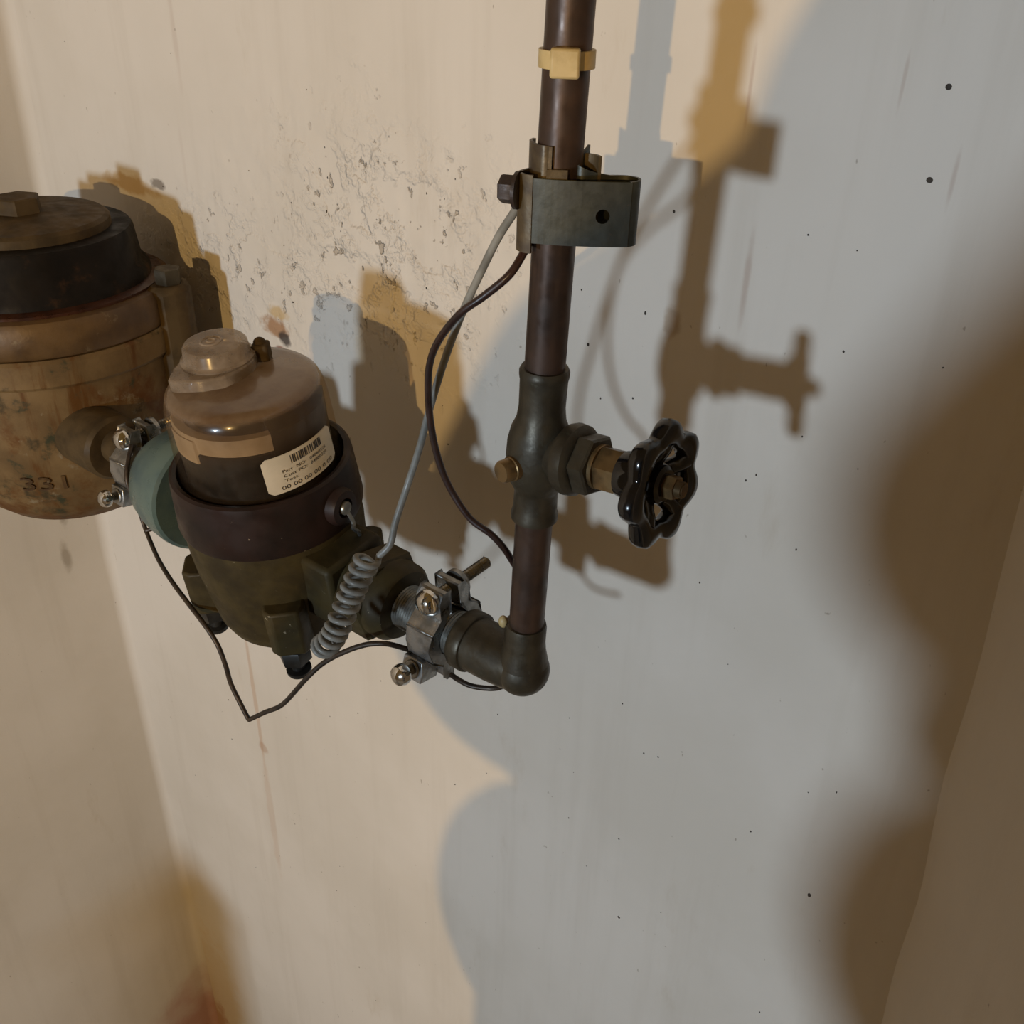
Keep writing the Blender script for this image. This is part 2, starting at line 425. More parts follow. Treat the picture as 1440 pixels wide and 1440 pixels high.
# dirt specks stuck to the paint
SP = [(-0.1665, 1.9288), (-0.165, 1.8825), (-0.318, 1.8384), (-0.3771, 1.7319), (-0.1331, 1.7835), (-0.167, 1.7047), (-0.2333, 1.6756), (-0.2949, 1.1503), (-0.1268, 1.3248), (-0.5116, 1.1874), (-0.6737, 0.6276), (-0.2769, 1.3812), (-0.1478, 1.4277), (-0.363, 1.6931), (-0.2068, 1.7139), (-0.1915, 1.7771), (-0.2268, 1.841), (-0.196, 1.838), (-0.4544, 1.3234), (-0.3171, 1.4184), (-0.4749, 1.5019), (-0.408, 1.4574), (-0.4724, 1.4373), (-0.4636, 1.4292), (-0.79, 1.2614), (-0.7834, 1.2627), (-0.6629, 1.2), (-1.0785, 0.7842), (-1.0577, 0.8333), (-0.9319, 1.062), (-0.9395, 0.9837), (-0.1848, 1.3562), (-0.3357, 1.7015), (-0.3321, 1.7668), (-0.263, 1.5714), (-0.3707, 1.3695), (-0.2908, 1.3764), (-0.3052, 1.2564), (-0.3623, 1.2438), (-0.8492, 1.8837), (-0.9781, 1.747), (-0.5068, 1.8282), (-0.5178, 1.8117), (-0.5363, 1.8128), (-0.699, 1.7774), (-0.65, 1.8064), (-0.6531, 1.7783), (-0.8934, 1.7595), (-0.5384, 1.7372), (-0.71, 1.6842), (-0.7544, 1.796), (-0.7145, 1.7367)]
BIG = {0: 1.9, 1: 2.1, 7: 1.7, 8: 1.6, 3: 1.2, 2: 1.1}
g = G()
for i, (x, z) in enumerate(SP):
    r = .0009 * BIG.get(i, random.uniform(.5, 1.05))
    g.sphere((x, WY + undul(x, z) + flake(x, z), z), (r, .0005, r * random.uniform(.8, 1.7)), 8, 5)
for i in range(46):
    x, z = random.uniform(-1.05, -.1), random.uniform(.5, 1.95)
    if z < 1.0 and x > -.3: continue
    r = .0006 * random.uniform(.5, 1.1); g.sphere((x, WY + undul(x, z) + flake(x, z), z), (r, .0004, r * random.uniform(.8, 2)), 8, 5)
sp = mesh_obj('dirt_specks', g, 'speck', wb); sp['kind'] = 'stuff'; sp['label'] = 'dark specks stuck to the painted wall'

# ------------------------------------------------------------------ copper riser
def px(z): return -.2862 + (z - 1.96) * .0305
PY = .398
def riser(z0, z1, r=.0111):
    return G().tube([(px(z0 + (z1 - z0) * k / 6), PY, z0 + (z1 - z0) * k / 6) for k in range(7)], r, 32)
o = mesh_obj('copper_pipe', riser(1.775, 2.6), 'copper'); tag(o, 'long brown copper pipe rising above the valve out of the picture', 'pipe', 'copper riser sections')
o = mesh_obj('copper_pipe', riser(1.585, 1.71), 'copper'); tag(o, 'short brown copper pipe between valve and elbow', 'pipe', 'copper riser sections')

# nylon tie on the riser
zt = 1.944
t = thing('cable_tie', 'yellowed nylon cable tie around the upper copper pipe', 'cable tie', (px(zt), PY, zt))
mesh_obj('band', G().lathe([(.0112, -.0038), (.0131, -.0038), (.0131, .0038), (.0112, .0038)], 40, None, False), 'cream', t)
mesh_obj('buckle', G().box((-.0066, -.0185, -.0066), (.0066, -.0115, .0058), RZ(33)), 'cream', t, .0012)

# ------------------------------------------------------------------ strap clamp on the riser
zc = 1.8785
t = thing('pipe_strap', 'folded grey metal strap with a hole bolted around the copper pipe', 'strap', (px(zc), PY, zc), (0, 0, math.radians(38)))
# local x = to the camera's right, local y = away from it
plate = catmull([(-.0175, -.0105), (-.012, -.0142), (0, -.0150), (.012, -.0156), (.024, -.0160), (.032, -.0156), (.0362, -.0128), (.0352, -.0098), (.030, -.0086), (.020, -.0088), (.012, -.0085), (.0085, -.0055), (.0092, -.001), (.0125, .0012), (.0150, .0050)], 4)
def plate_strip(path, z0, z1, th, hole=None):
    return G().band([(p.x, p.y) for p in path], z0, z1, th)
# front plate with a round hole is built apart: ring of faces around the hole, then the strip on both sides
def holed_plate(x0, x1, z0, z1, yf, hx, hz, hr, th):
    g = G(); n = 24; ring, rect = [], []
    s = .0105
    for k in range(n):
        a = 2 * PI * k / n + PI / 4
        c, d = math.cos(a), math.sin(a); q = s / max(abs(c), abs(d))
        ring.append((hx + hr * c, hz + hr * d)); rect.append((hx + q * c, hz + q * d))
    def y(x): return yf(x)
    vs = []
    for (x, z) in ring + rect: vs.append((x, y(x) - th / 2, z))
    for (x, z) in ring + rect: vs.append((x, y(x) + th / 2, z))
    fs = []
    for k in range(n):
        k2 = (k + 1) % n
        fs.append((k, k2, n + k2, n + k)); fs.append((2 * n + k2, 2 * n + k, 3 * n + k, 3 * n + k2)); fs.append((k2, k, 2 * n + k, 2 * n + k2))
    g.add(vs, fs)
    def strip(a, b, c, d):
        for sgn in (-1, 1):
            pts = [(a, y(a) + sgn * th / 2, c), (b, y(b) + sgn * th / 2, c), (b, y(b) + sgn * th / 2, d), (a, y(a) + sgn * th / 2, d)]
            g.add(pts, [(0, 1, 2, 3) if sgn < 0 else (3, 2, 1, 0)])
    xs = [x0 + (hx - s - x0) * k / 8 for k in range(9)]
    for a, b in zip(xs, xs[1:]): strip(a, b, z0, z1)
    for k in range(6):
        a, b = hx - s + 2 * s * k / 6, hx - s + 2 * s * (k + 1) / 6
        strip(a, b, z0, hz - s); strip(a, b, hz + s, z1)
    xs = [hx + s + (x1 - hx - s) * k / 3 for k in range(4)]
    for a, b in zip(xs, xs[1:]): strip(a, b, z0, z1)
    return g
def front_y(x): return -.0140 - .0034 * (1 - ((x - .018) / .03) ** 2)
gp = holed_plate(-.012, .0345, -.0155, .0150, front_y, .0215, -.001, .0034, .0014)
mesh_obj('front_plate', gp, 'strap', t, label='grey strap plate with a round hole')
bend = catmull([(.0335, -.0165), (.0370, -.0140), (.0385, -.0100), (.0370, -.0055), (.0325, -.0028), (.0250, -.0030), (.017, -.0060), (.0118, -.0078), (.0085, -.0062), (.0092, -.0030), (.0120, .0010), (.0145, .0058)], 4)
nb = len(bend)
mesh_obj('folded_return', G().band([(p.x, p.y) for p in bend], [-.0155] * nb, [.0150 + .0125 * max(0, (i / nb - .45) / .55) for i in range(nb)], .0014), 'strap', t)
leftc = catmull([(-.012, -.0146), (-.0165, -.0122), (-.0185, -.0075), (-.0165, -.003), (-.0125, .002), (-.0115, .0062)], 4)
mesh_obj('clamp_jaw', G().band([(p.x, p.y) for p in leftc], -.0205, .0165, .0016), 'strapin', t, label='aged brass clamp jaw')
loop = catmull([(-.0118, .0075), (-.0135, .003), (-.0125, -.003), (-.0105, -.0068), (-.0075, -.0094), (-.0045, -.0098), (-.0045, -.013)], 4)
mesh_obj('inner_clip', G().band([(p.x, p.y) for p in loop], -.012, .0290, .0016), 'strapin', t, label='aged brass clip curled against the pipe')
tongue = catmull([(.0095, .003), (.0135, .001), (.0178, -.002), (.0195, -.006)], 4)
mesh_obj('inner_clip', G().band([(p.x, p.y) for p in tongue], -.010, .0240, .0016), 'strapin', t)
wedge = G().prism([(-.006, -.0142), (.004, -.0142), (.001, -.0118), (-.005, -.0112)], -.01, .019)
mesh_obj('spacer', wedge, 'strapin', t)
wrap = [(.0124 * math.cos(a), .0124 * math.sin(a)) for a in [math.radians(-20 + 10 * k) for k in range(23)]]
mesh_obj('back_band', G().band(wrap, -.014, .017, .0014), 'strap', t)
bm_ = Matrix.Translation((-.0185, -.0110, .0085)) @ RZ(-18) @ RY(-90)
mesh_obj('bolt', G().hex(.0068, .002, .0092, bm_).lathe([(.0088, 0), (.0088, .0018)], 24, bm_), 'boltdark', t)

# ------------------------------------------------------------------ stop valve
vz = 1.7385; vx = px(vz)
t = thing('stop_valve', 'bronze stop valve with black scalloped handwheel on the copper pipe', 'valve', (vx, PY, vz), (0, math.radians(1.75), 0))
body = G()
body.lathe([(.0112, .0535), (.0128, .0535), (.0138, .0515), (.0138, .049), (.0132, .046), (.0130, .030), (.0140, .0225), (.0166, .0165), (.0182, .009), (.0186, .000), (.0182, -.008), (.0160, -.0165), (.0132, -.0215), (.0126, -.024), (.0130, -.036), (.0138, -.0385), (.0138, -.0420), (.0112, -.0425)], 40)
mesh_obj('body', body, 'bronze', t)
STEM = T((0, 0, .003)) @ RY(90 - 7.0)
mesh_obj('side_branch', G().lathe([(.0125, .006), (.0140, .014), (.0155, .018), (.0195, .0205), (.0205, .0235), (.0200, .028), (.0175, .0305), (.015, .031)], 40, STEM), 'bronze', t)
mesh_obj('bonnet_nut', G().hex(.0176, .0305, .041, STEM, 6, .3), 'bronze', t)
mesh_obj('packing_nut', G().lathe([(.0125, .041), (.0125, .0435)], 24, STEM).hex(.0130, .0435, .0575, STEM, 6, .1), 'brassnut', t, label='dull brass packing nut')
mesh_obj('stem', G().lathe([(.0045, .055), (.0045, .093)], 16, STEM), 'brassnut', t)
DR = T((0, 0, -.0035)) @ RZ(-103) @ RY(90)
mesh_obj('drain_plug', G().lathe([(.0072, .012), (.0072, .020), (.0066, .0205), (.0066, .0255), (.0058, .027), (0, .0272)], 24, DR), 'brassnut', t, label='round brass drain cap')
# handwheel
wh = G(); N = 140; WZ = .0795; LB = 7
def lobe(a): return max(0., .5 + .5 * math.cos(LB * a)) ** .8
vs_, fs_ = [], []
for k in range(N):
    a = 2 * PI * k / N + .25
    ro = .0292 + .0058 * lobe(a - .25); ri = .0200 + .0012 * lobe(a - .25); hz = .0046 + .0010 * lobe(a - .25)
    rm_ = (ro + ri) / 2; hw = (ro - ri) / 2
    for j in range(12):
        b = 2 * PI * j / 12
        cb, sb = math.cos(b), math.sin(b)
        vs_.append(((rm_ + hw * math.copysign(abs(cb) ** .6, cb)) * math.cos(a), (rm_ + hw * math.copysign(abs(cb) ** .6, cb)) * math.sin(a), WZ + hz * math.copysign(abs(sb) ** .6, sb)))
for k in range(N):
    for j in range(12): fs_.append((k * 12 + j, ((k + 1) % N) * 12 + j, ((k + 1) % N) * 12 + (j + 1) % 12, k * 12 + (j + 1) % 12))
wh.add(vs_, fs_, STEM)
mesh_obj('handwheel_rim', wh, 'enamel', t, angle=80, label='glossy black scalloped rim')
mesh_obj('handwheel_hub', G().lathe([(.0075, .0560), (.0125, .0570), (.0135, .062), (.0125, .069), (.0115, .0765), (.0105, .0815), (.0085, .083), (.004, .083)], 32, STEM), 'enamel', t)
for k in range(3 + 2):
    a = 2 * PI * k / 5 + .55
    pts = [(.008 * math.cos(a), .008 * math.sin(a), .072), (.014 * math.cos(a), .014 * math.sin(a), .0755), (.019 * math.cos(a), .019 * math.sin(a), .0785), (.0235 * math.cos(a), .0235 * math.sin(a), WZ)]
    mesh_obj('spoke', G().tube(catmull(pts, 4), .004, 10, False, STEM, [.0056 - .0010 * (1 - abs(2 * i / 12 - 1)) for i in range(13)]), 'enamel', t, angle=80)
mesh_obj('wheel_nut', G().hex(.0068, .083, .0895, STEM, 6, .2).lathe([(.0033, .0895), (.0033, .0935)], 12, STEM), 'brassnut', t, label='small brass nut holding the wheel')

# ------------------------------------------------------------------ elbow and nipple
AXZ = 1.578
ex = px(AXZ) - .0005
t = thing('pipe_elbow', 'dark bronze elbow joining the threaded nipple to the copper pipe', 'elbow', (ex, PY, AXZ))
el = G()
el.lathe([(.0165, -.050), (.0205, -.0505), (.0214, -.049), (.0214, -.0410), (.0208, -.0400), (.0194, -.0396), (.0190, -.022), (.0180, -.010), (.0168, 0)], 36, AX)
arc = []
el.sphere((0, 0, 0), .0178, 32, 18)
el.lathe([(.0172, 0), (.0158, .010), (.0140, .018), (.0134, .024), (.0134, .036), (.0128, .0385), (.0112, .0388)], 36, RY(1.75))
mesh_obj('elbow_body', el, 'bronze', t, angle=38)
mesh_obj('solder_bead', G().sphere((-.0105, -.0085, .0385), (.0032, .003, .0045), 12, 8), 'cream', t, label='pale solder drip')

def thread(g, r, x0, x1, pitch, mat, seg=24, depth=.0007):
    prof = []; n = int((x1 - x0) / pitch)
    for i in range(n):
        prof += [(r - depth, x0 + i * pitch), (r, x0 + (i + .5) * pitch)]
    prof.append((r - depth, x1)); return g.lathe(prof, seg, mat)
o = mesh_obj('pipe_nipple', thread(G(), .0163, -.4080, ex - .047, .0022, T((0, PY, AXZ)) @ AX, 36), 'steel', angle=25); tag(o, 'short threaded steel nipple between meter nut and elbow', 'pipe nipple')

# ------------------------------------------------------------------ water meter
MX = -.540
mt = thing('water_meter', 'dark brass water meter with dusty clear dome and barcode label', 'water meter', (MX, PY, AXZ), (math.radians(7), 0, 0))
mesh_obj('lower_body', G().lathe([(0.001, -.080), (.034, -.079), (.048, -.074), (.056, -.065), (.0600, -.055), (.0635, -.030), (.0665, -.005), (.0675, .015), (.0665, .034), (.060, .036)], 64), 'meter', mt)
mesh_obj('collar_ring', G().lathe([(.0650, .030), (.0692, .0325), (.0698, .036), (.0690, .045), (.0672, .071), (.0664, .0748), (.0640, .0762), (.0612, .0755), (.0600, .072), (.0595, .060)], 72, None, False), 'ring', mt, label='dark maroon plastic collar ring')
mesh_obj('register', G().lathe([(.001, .060), (.0535, .060), (.0535, .1085), (.052, .110), (.001, .110)], 56), 'register', mt)
mesh_obj('register_ring', G().lathe([(.040, .110), (.0530, .110), (.0535, .1205), (.0525, .1225), (.046, .1225), (.044, .119), (.040, .119)], 56, None, False), 'dial', mt, label='pale ring under the dome')
# dark electronics block against the far right of the dome
sec = [(.0537 * math.cos(math.radians(a)), .0537 * math.sin(math.radians(a))) for a in range(-22, 61, 4)] + [(.035 * math.cos(math.radians(a)), .035 * math.sin(math.radians(a))) for a in range(60, -23, -8)]
mesh_obj('antenna_block', G().prism(sec, .108, .1235), 'register', mt)
sec = [(.0545 * math.cos(math.radians(a)), .0545 * math.sin(math.radians(a))) for a in range(-112, -79, 3)] + [(.0525 * math.cos(math.radians(a)), .0525 * math.sin(math.radians(a))) for a in range(-80, -113, -3)]
mesh_obj('register_plate', G().prism(sec, .102, .120), 'dial', mt)
mesh_obj('dome', G().lathe([(.0592, .068), (.0590, .080), (.0580, .105), (.0570, .123), (.0557, .131), (.0535, .1368), (.0505, .1395), (.045, .1405), (.020, .1412), (.0005, .1414)], 72, None, False), 'dome', mt, angle=60, label='dusty clear plastic dome')
# cap on the dome: squared hinge foot, round lid
cx, cy = -.0250, .0015
CB = T((cx, cy, .1395)) @ RZ(38)
sec = [(.0262 * math.cos(math.radians(a)), .0262 * math.sin(math.radians(a))) for a in range(-20, 181, 10)] + [(-.0285, -.014), (-.0275, -.030), (-.023, -.033), (-.004, -.0335), (.010, -.030), (.020, -.020)]
mesh_obj('cap_foot', G().prism(sec, 0, .0100, CB), 'cap', mt, .0015)
lid = mesh_obj('cap_lid', G().lathe([(.0255, .0095), (.0262, .0112), (.0245, .0120), (.0236, .0130), (.0226, .0205), (.0212, .0222), (.018, .0228), (.0005, .0230)], 40, CB), 'cap', mt, label='hazy round plastic lid')
mesh_obj('lid_rings', G().lathe([(.0060, .0228), (.0068, .0237), (.0078, .0237), (.0084, .0228)], 28, CB @ T((-.002, 0, 0)), False).lathe([(.0018, .0229), (.003, .0238), (.004, .0229)], 20, CB @ T((-.002, 0, 0)), False), 'cap', lid)
mesh_obj('hinge_chip', G().box((.022, .006, .001), (.034, .018, .014), CB).sphere((.0275, .013, .013), .0048, 12, 8, CB), 'rustcap', mt, .002, label='broken brown hinge chip')
# seal screw boss on the ring facing the outlet
SB = RZ(9) @ T((.0665, 0, .0525)) @ RY(90)
boss = mesh_obj('seal_boss', G().lathe([(.0145, -.004), (.0142, .004), (.0128, .0075), (.0075, .0078), (.0072, .0035), (0, .0033)], 32, SB), 'ring', mt)
mesh_obj('seal_screw', G().lathe([(.0052, .002), (.0052, .0085), (.0046, .0095), (0, .0096)], 20, SB), 'steel', boss, label='pale seal screw')
mesh_obj('seal_wire', G().tube([SB @ Vector(p) for p in catmull([(-.002, 0, .006), (.012, .0015, .011), (.016, -.001, .0125), (.022, .003, .013), (.027, .005, .012)], 5)], .0016, 8), 'steel', boss, label='frayed seal wire tail')
# bolted lugs around the bottom plate
def lug_geo(a):
    m = RZ(a)
    return G().prism([(.050, -.0165), (.072, -.0150), (.0775, -.010), (.0785, .010), (.072, .0150), (.050, .0165)], -.054, -.012, m)
for a in (-41, 49, 139, -131):
    lg = mesh_obj('lug', lug_geo(a), 'meter', mt, .002)
    m = RZ(a) @ T((.0665, 0, 0))
    mesh_obj('lug_bolt', G().hex(.0125, -.068, -.054, m, 6, .3).lathe([(.0052, -.078), (.0052, -.066)], 18, m).lathe([(.009, -.0815), (.0098, -.0795), (.0098, -.0775), (.006, -.077)], 24, m), 'black', lg)
# inlet and outlet spuds
mesh_obj('outlet_boss', G().box((.052, -.0275, -.030), (.090, .0275, .026)), 'meter', mt, .004)
mesh_obj('inlet_boss', G().box((-.090, -.0275, -.030), (-.052, .0275, .026)), 'meter', mt, .004)
mesh_obj('outlet_spud', G().lathe([(.0235, .086), (.0235, .102)], 36, AX), 'meter', mt)
mesh_obj('inlet_spud', G().lathe([(.0235, -.0925), (.0235, -.086)], 36, AX), 'meter', mt)

# label wrapped on the dome
def text_geo(txt, size, x, z, width=None, squash=1.0):
    cu_ = bpy.data.curves.new('tmp', 'FONT'); cu_.body = txt; cu_.size = size; cu_.resolution_u = 2
    ob = bpy.data.objects.new('tmp', cu_); col.objects.link(ob)
    dg = bpy.context.evaluated_depsgraph_get(); dg.update()
    me = bpy.data.meshes.new_from_object(ob.evaluated_get(dg))
    vs = [v.co.copy() for v in me.vertices]; fs = [tuple(p.vertices) for p in me.polygons]
    bpy.data.objects.remove(ob); bpy.data.curves.remove(cu_); bpy.data.meshes.remove(me)
    x0 = min(v.x for v in vs); x1 = max(v.x for v in vs); s = (width / (x1 - x0)) if width else 1
    return [(x + (v.x - x0) * s, z + v.y * squash) for v in vs], fs
def dome_r(h):
    if h < .105: return .0590 - (h - .080) * .001 / .025
    return .0580 - (h - .105) * .001 / .018
LA0 = math.radians(-33); LH0 = .0790; LROT = math.radians(2.5)
def on_dome(u, v, off):
    uu = u * math.cos(LROT) - v * math.sin(LROT); vv = u * math.sin(LROT) + v * math.cos(LROT)
    h = LH0 + vv; r = dome_r(h) + off; a = LA0 + uu / .0585
    return (r * math.cos(a), r * math.sin(a), h)
LW, LH, CR = .061, .0285, .0035
poly = []
for (qx, qz, a0) in ((LW - CR, CR, -90), (LW - CR, LH - CR, 0), (CR, LH - CR, 90), (CR, CR, 180)):
    for k in range(5):
        a = math.radians(a0 + 22.5 * k); poly.append((qx + CR * math.cos(a), qz + CR * math.sin(a)))
g = G(); nu, nv = 24, 10
def lab_pt(i, j):
    v = LH * j / nv
    ins = 0
    for e in (v, LH - v):
        if e < CR: ins = max(ins, CR - math.sqrt(max(0, CR * CR - (CR - e) ** 2)))
    u = ins + (LW - 2 * ins) * i / nu
    return u, v
for off in (.0004, .0009):
    o0 = len(g.v)
    for j in range(nv + 1):
        for i in range(nu + 1): g.v.append(on_dome(*lab_pt(i, j), off))
    for j in range(nv):
        for i in range(nu):
            q = (o0 + j * (nu + 1) + i, o0 + j * (nu + 1) + i + 1, o0 + (j + 1) * (nu + 1) + i + 1, o0 + (j + 1) * (nu + 1) + i)
            g.f.append(q if off > .0005 else q[::-1])
lab = mesh_obj('label', g, 'paper', mt, label='white barcode label on the dome')
ink = G()
def put(v2, fs): ink.add([on_dome(u, v, .0011) for u, v in v2], fs)
xb = .0205; rb = random.Random(3)
while xb < .048:
    w = rb.choice((.0005, .0008, .0012)); put([(xb, .0198), (xb + w, .0198), (xb + w, .0262), (xb, .0262)], [(0, 1, 2, 3)]); xb += w + rb.choice((.0004, .0007, .0010))
for (s, size, x, z, w) in (('Part  NO:', .0034, .0128, .0150, .0185), ('04060325', .0034, .0345, .0150, .0165), ('Cust PO:', .0034, .0128, .0112, .0185), ('84000320', .0034, .0345, .0112, .0165), ('Test', .0034, .0128, .0075, .0095), ('00 00 00 00 0 00', .0046, .0095, .0022, .0455)):
    put(*text_geo(s, size, x, z, w))
mesh_obj('print', ink, 'ink', lab, smooth=False)

# nuts on the meter
t = thing('union_nut', 'dark bronze hex union nut on the meter outlet', 'nut', (MX + .100, PY, AXZ))
mesh_obj('nut', G().hex(.0350, -.004, .022, AX, 6, .35, .003), 'meter', t)
mesh_obj('collar', G().lathe([(.0300, .021), (.0295, .030), (.0255, .036), (.0172, .037)], 36, AX), 'meter', t)

# teal bell coupling on the inlet side
t = thing('inlet_coupling', 'teal green bell shaped coupling between valve body and meter', 'coupling', (MX - .092, PY, AXZ + .004))
mesh_obj('bell', G().lathe([(.0475, -.001), (.0500, -.003), (.0505, -.008), (.0495, -.020), (.0480, -.030), (.0440, -.044), (.0360, -.056), (.0275, -.0625), (.0225, -.064), (.0168, -.0645)], 48, AX), 'teal', t)
mesh_obj('tailpiece', G().lathe([(.0163, -.1305), (.0163, -.060)], 32, AX), 'rustcap', t)

# ------------------------------------------------------------------ ground clamps
def make_clamp(label, loc, rot):
    t = thing('ground_clamp', label, 'clamp', loc, rot, 'ground clamps')
    def jaw(s):
        # C-shaped jaw cast in profile (y,z), extruded along x
        prof = [(.0045, .0375), (.0100, .0375), (.0135, .031), (.0150, .020), (.0245, .012), (.0265, 0), (.0245, -.012), (.0150, -.020), (.0135, -.030), (.0100, -.034), (.0045, -.034), (.0050, -.021), (.0095, -.0165), (.0155, -.0095), (.0185, 0), (.0155, .0095), (.0095, .0165), (.0050, .021)]
        g = G(); n = len(prof)
        m = Matrix(((0, 0, 1, 0), (s, 0, 0, 0), (0, 1, 0, 0), (0, 0, 0, 1)))
        vs = [m @ Vector((y, z, -.0105)) for y, z in prof] + [m @ Vector((y, z, .0105)) for y, z in prof]
        fs = [(k, (k + 1) % n, n + (k + 1) % n, n + k) for k in range(n)]
        for a, b in ((0, 17), (1, 16), (2, 16)): pass
        quads = [(0, 1, 2, 17), (17, 2, 3, 16), (16, 3, 4, 15), (15, 4, 5, 14), (14, 5, 6, 13), (13, 6, 7, 12), (12, 7, 8, 11), (11, 8, 9, 10)]
        for q in quads: fs.append(q); fs.append(tuple(n + i for i in reversed(q)))
        return g.add(vs, fs)
    mesh_obj('jaw', jaw(-1), 'zinc', t, .0012, label='zinc plated front jaw')
    mesh_obj('jaw', jaw(1), 'zinc', t, .0012)
    mt_ = T((0, 0, .0295)) @ AYF
    b = mesh_obj('bolt', thread(G(), .0044, -.046, .014, .0024, mt_, 16, .0011), 'zinc', t, angle=30)
    mesh_obj('bolt_head', G().lathe([(.0095, .0125), (.0098, .0145), (.0088, .0180), (.0060, .0208), (.002, .0218), (0, .0219)], 28, mt_), 'chrome', b, label='domed plated bolt head')
    mesh_obj('washer', G().lathe([(.0100, -.0165), (.0100, -.0128)], 24, mt_), 'zinc', b)
    mt2 = T((0, 0, -.027)) @ AYF
    b = mesh_obj('bolt', thread(G(), .0042, -.024, .014, .0016, mt2, 16), 'steel', t, angle=30)
    mesh_obj('bolt_head', G().lathe([(.0085, -.0200), (.0095, -.0175), (.0095, -.0145), (.005, -.0135)], 24, mt2), 'zinc', b)
    # wire lug on the front jaw
    LG = T((-.004, -.013, -.024)) @ RX(78)
    mesh_obj('wire_lug', G().prism([(-.0085, -.0085), (.0085, -.0085), (.0095, 0), (.0085, .0085), (-.0085, .0085), (-.0095, 0)], 0, .017, LG).lathe([(.0072, .017), (.0066, .0185)], 20, LG), 'zinc', t, .001)
    s = mesh_obj('lug_screw', thread(G(), .0036, .0165, .0245, .0014, LG, 16), 'steel', t, angle=80)
    mesh_obj('screw_head', G().lathe([(.0040, .0245), (.0074, .0255), (.0077, .0280), (.0066, .0315), (.0035, .0335), (0, .034)], 24, LG), 'chrome', s, label='domed plated screw head')
    return t
make_clamp('zinc ground clamp with long threaded bolt beside the elbow', (-.3670, PY, AXZ), (math.radians(2), 0, 0))
make_clamp('zinc ground clamp between corroded valve body and teal coupling', (-.722, PY, AXZ), (math.radians(2), 0, 0))

# ------------------------------------------------------------------ wires
GREY = [(-0.2925, 0.386, 1.8905), (-0.2961, 0.384, 1.886), (-0.3044, 0.384, 1.8737), (-0.3141, 0.384, 1.8595), (-0.3271, 0.384, 1.8357), (-0.339, 0.384, 1.8122), (-0.3483, 0.38, 1.7839), (-0.3568, 0.376, 1.752), (-0.3621, 0.373, 1.7282), (-0.3671, 0.3675, 1.7045), (-0.3687, 0.357, 1.681), (-0.3682, 0.3515, 1.6685)]
COIL = catmull([(-.3766, .340, 1.6600), (-.3815, .335, 1.6446), (-.3852, .3295, 1.6294), (-.3890, .323, 1.6118), (-.3927, .319, 1.6010), (-.4030, .320, 1.5890)], 40)
t = thing('grey_wire', 'grey insulated wire running down from the strap into a tight coil', 'wire', (0, 0, 0))
turns = 12; cp = []; n = len(COIL)
def coil_pt(f):
    i = min(n - 2, int(f * (n - 1))); k = f * (n - 1) - i; c = COIL[i].lerp(COIL[i + 1], k)
    tn = (COIL[min(n - 1, i + 2)] - COIL[max(0, i - 1)]).normalized()
    u = Vector((0.788, 0.616, 0)); u = (u - tn * u.dot(tn)).normalized(); w = tn.cross(u)
    a = 2 * PI * turns * f - .3
    return c + (u * math.cos(a) + w * math.sin(a)) * .0068
cp = [coil_pt(k / (turns * 20)) for k in range(turns * 20 + 1)]
st = catmull(GREY + [tuple(cp[0] + Vector((0, .001, .003)))], 8)
mesh_obj('lead', G().tube(st, .0022, 10), 'greywire', t, angle=80)
mesh_obj('coil', G().tube([st[-1]] + cp, .0020, 10), 'greywire', t, angle=80)
BROWN = [(-0.2953, 0.397, 1.8712), (-0.2977, 0.393, 1.8644), (-0.2987, 0.385, 1.8542), (-0.3011, 0.377, 1.8446), (-0.3113, 0.37, 1.8334), (-0.3231, 0.366, 1.8229), (-0.3373, 0.366, 1.806), (-0.3449, 0.366, 1.7913), (-0.3483, 0.367, 1.7753), (-0.3501, 0.37, 1.7518), (-0.3479, 0.373, 1.7284), (-0.3413, 0.376, 1.7081), (-0.3291, 0.38, 1.6899), (-0.3165, 0.385, 1.6812), (-0.3105, 0.39, 1.6716), (-0.310, 0.400, 1.655), (-0.3120, 0.412, 1.636), (-.3150, .420, 1.612)]
o = mesh_obj('brown_wire', G().tube(catmull(BROWN, 8), .0021, 10), 'brownwire', angle=80); tag(o, 'brown wire looping from the strap to behind the lower pipe', 'wire')
BARE = [(-.712, .384, 1.605), (-0.7014, 0.372, 1.5974), (-0.694, 0.364, 1.583), (-0.6885, 0.366, 1.5611), (-0.6790, 0.364, 1.5420), (-0.6466, 0.352, 1.5346), (-0.6166, 0.343, 1.5317), (-0.5866, 0.336, 1.5287), (-0.5614, 0.332, 1.5225), (-0.5464, 0.332, 1.5093), (-0.5394, 0.332, 1.4917), (-0.5358, 0.332, 1.4741), (-0.5257, 0.332, 1.4569), (-0.5190, 0.332, 1.4470)]
BARE2 = [(-0.5184, 0.332, 1.4468), (-0.496, 0.332, 1.468), (-0.4722, 0.333, 1.49), (-0.4441, 0.335, 1.5288), (-0.4310, 0.342, 1.5465), (-0.4150, 0.349, 1.5610), (-0.4010, 0.356, 1.5700), (-0.39, 0.362, 1.573), (-0.3846, 0.37, 1.5684), (-0.3791, 0.378, 1.562), (-0.3691, 0.385, 1.5542), (-0.3604, 0.39, 1.548), (-0.3526, 0.396, 1.5394), (-0.3428, 0.4, 1.5364), (-0.3285, 0.406, 1.5387), (-0.3242, 0.414, 1.5397), (-0.3266, 0.425, 1.5388)]
t = thing('bare_wire', 'dark bare ground wire hanging in a V between the two clamps', 'wire', (0, 0, 0))
mesh_obj('wire_run', G().tube(catmull(BARE, 8) + catmull(BARE2, 8), .0019, 10), 'barewire', t, angle=80)
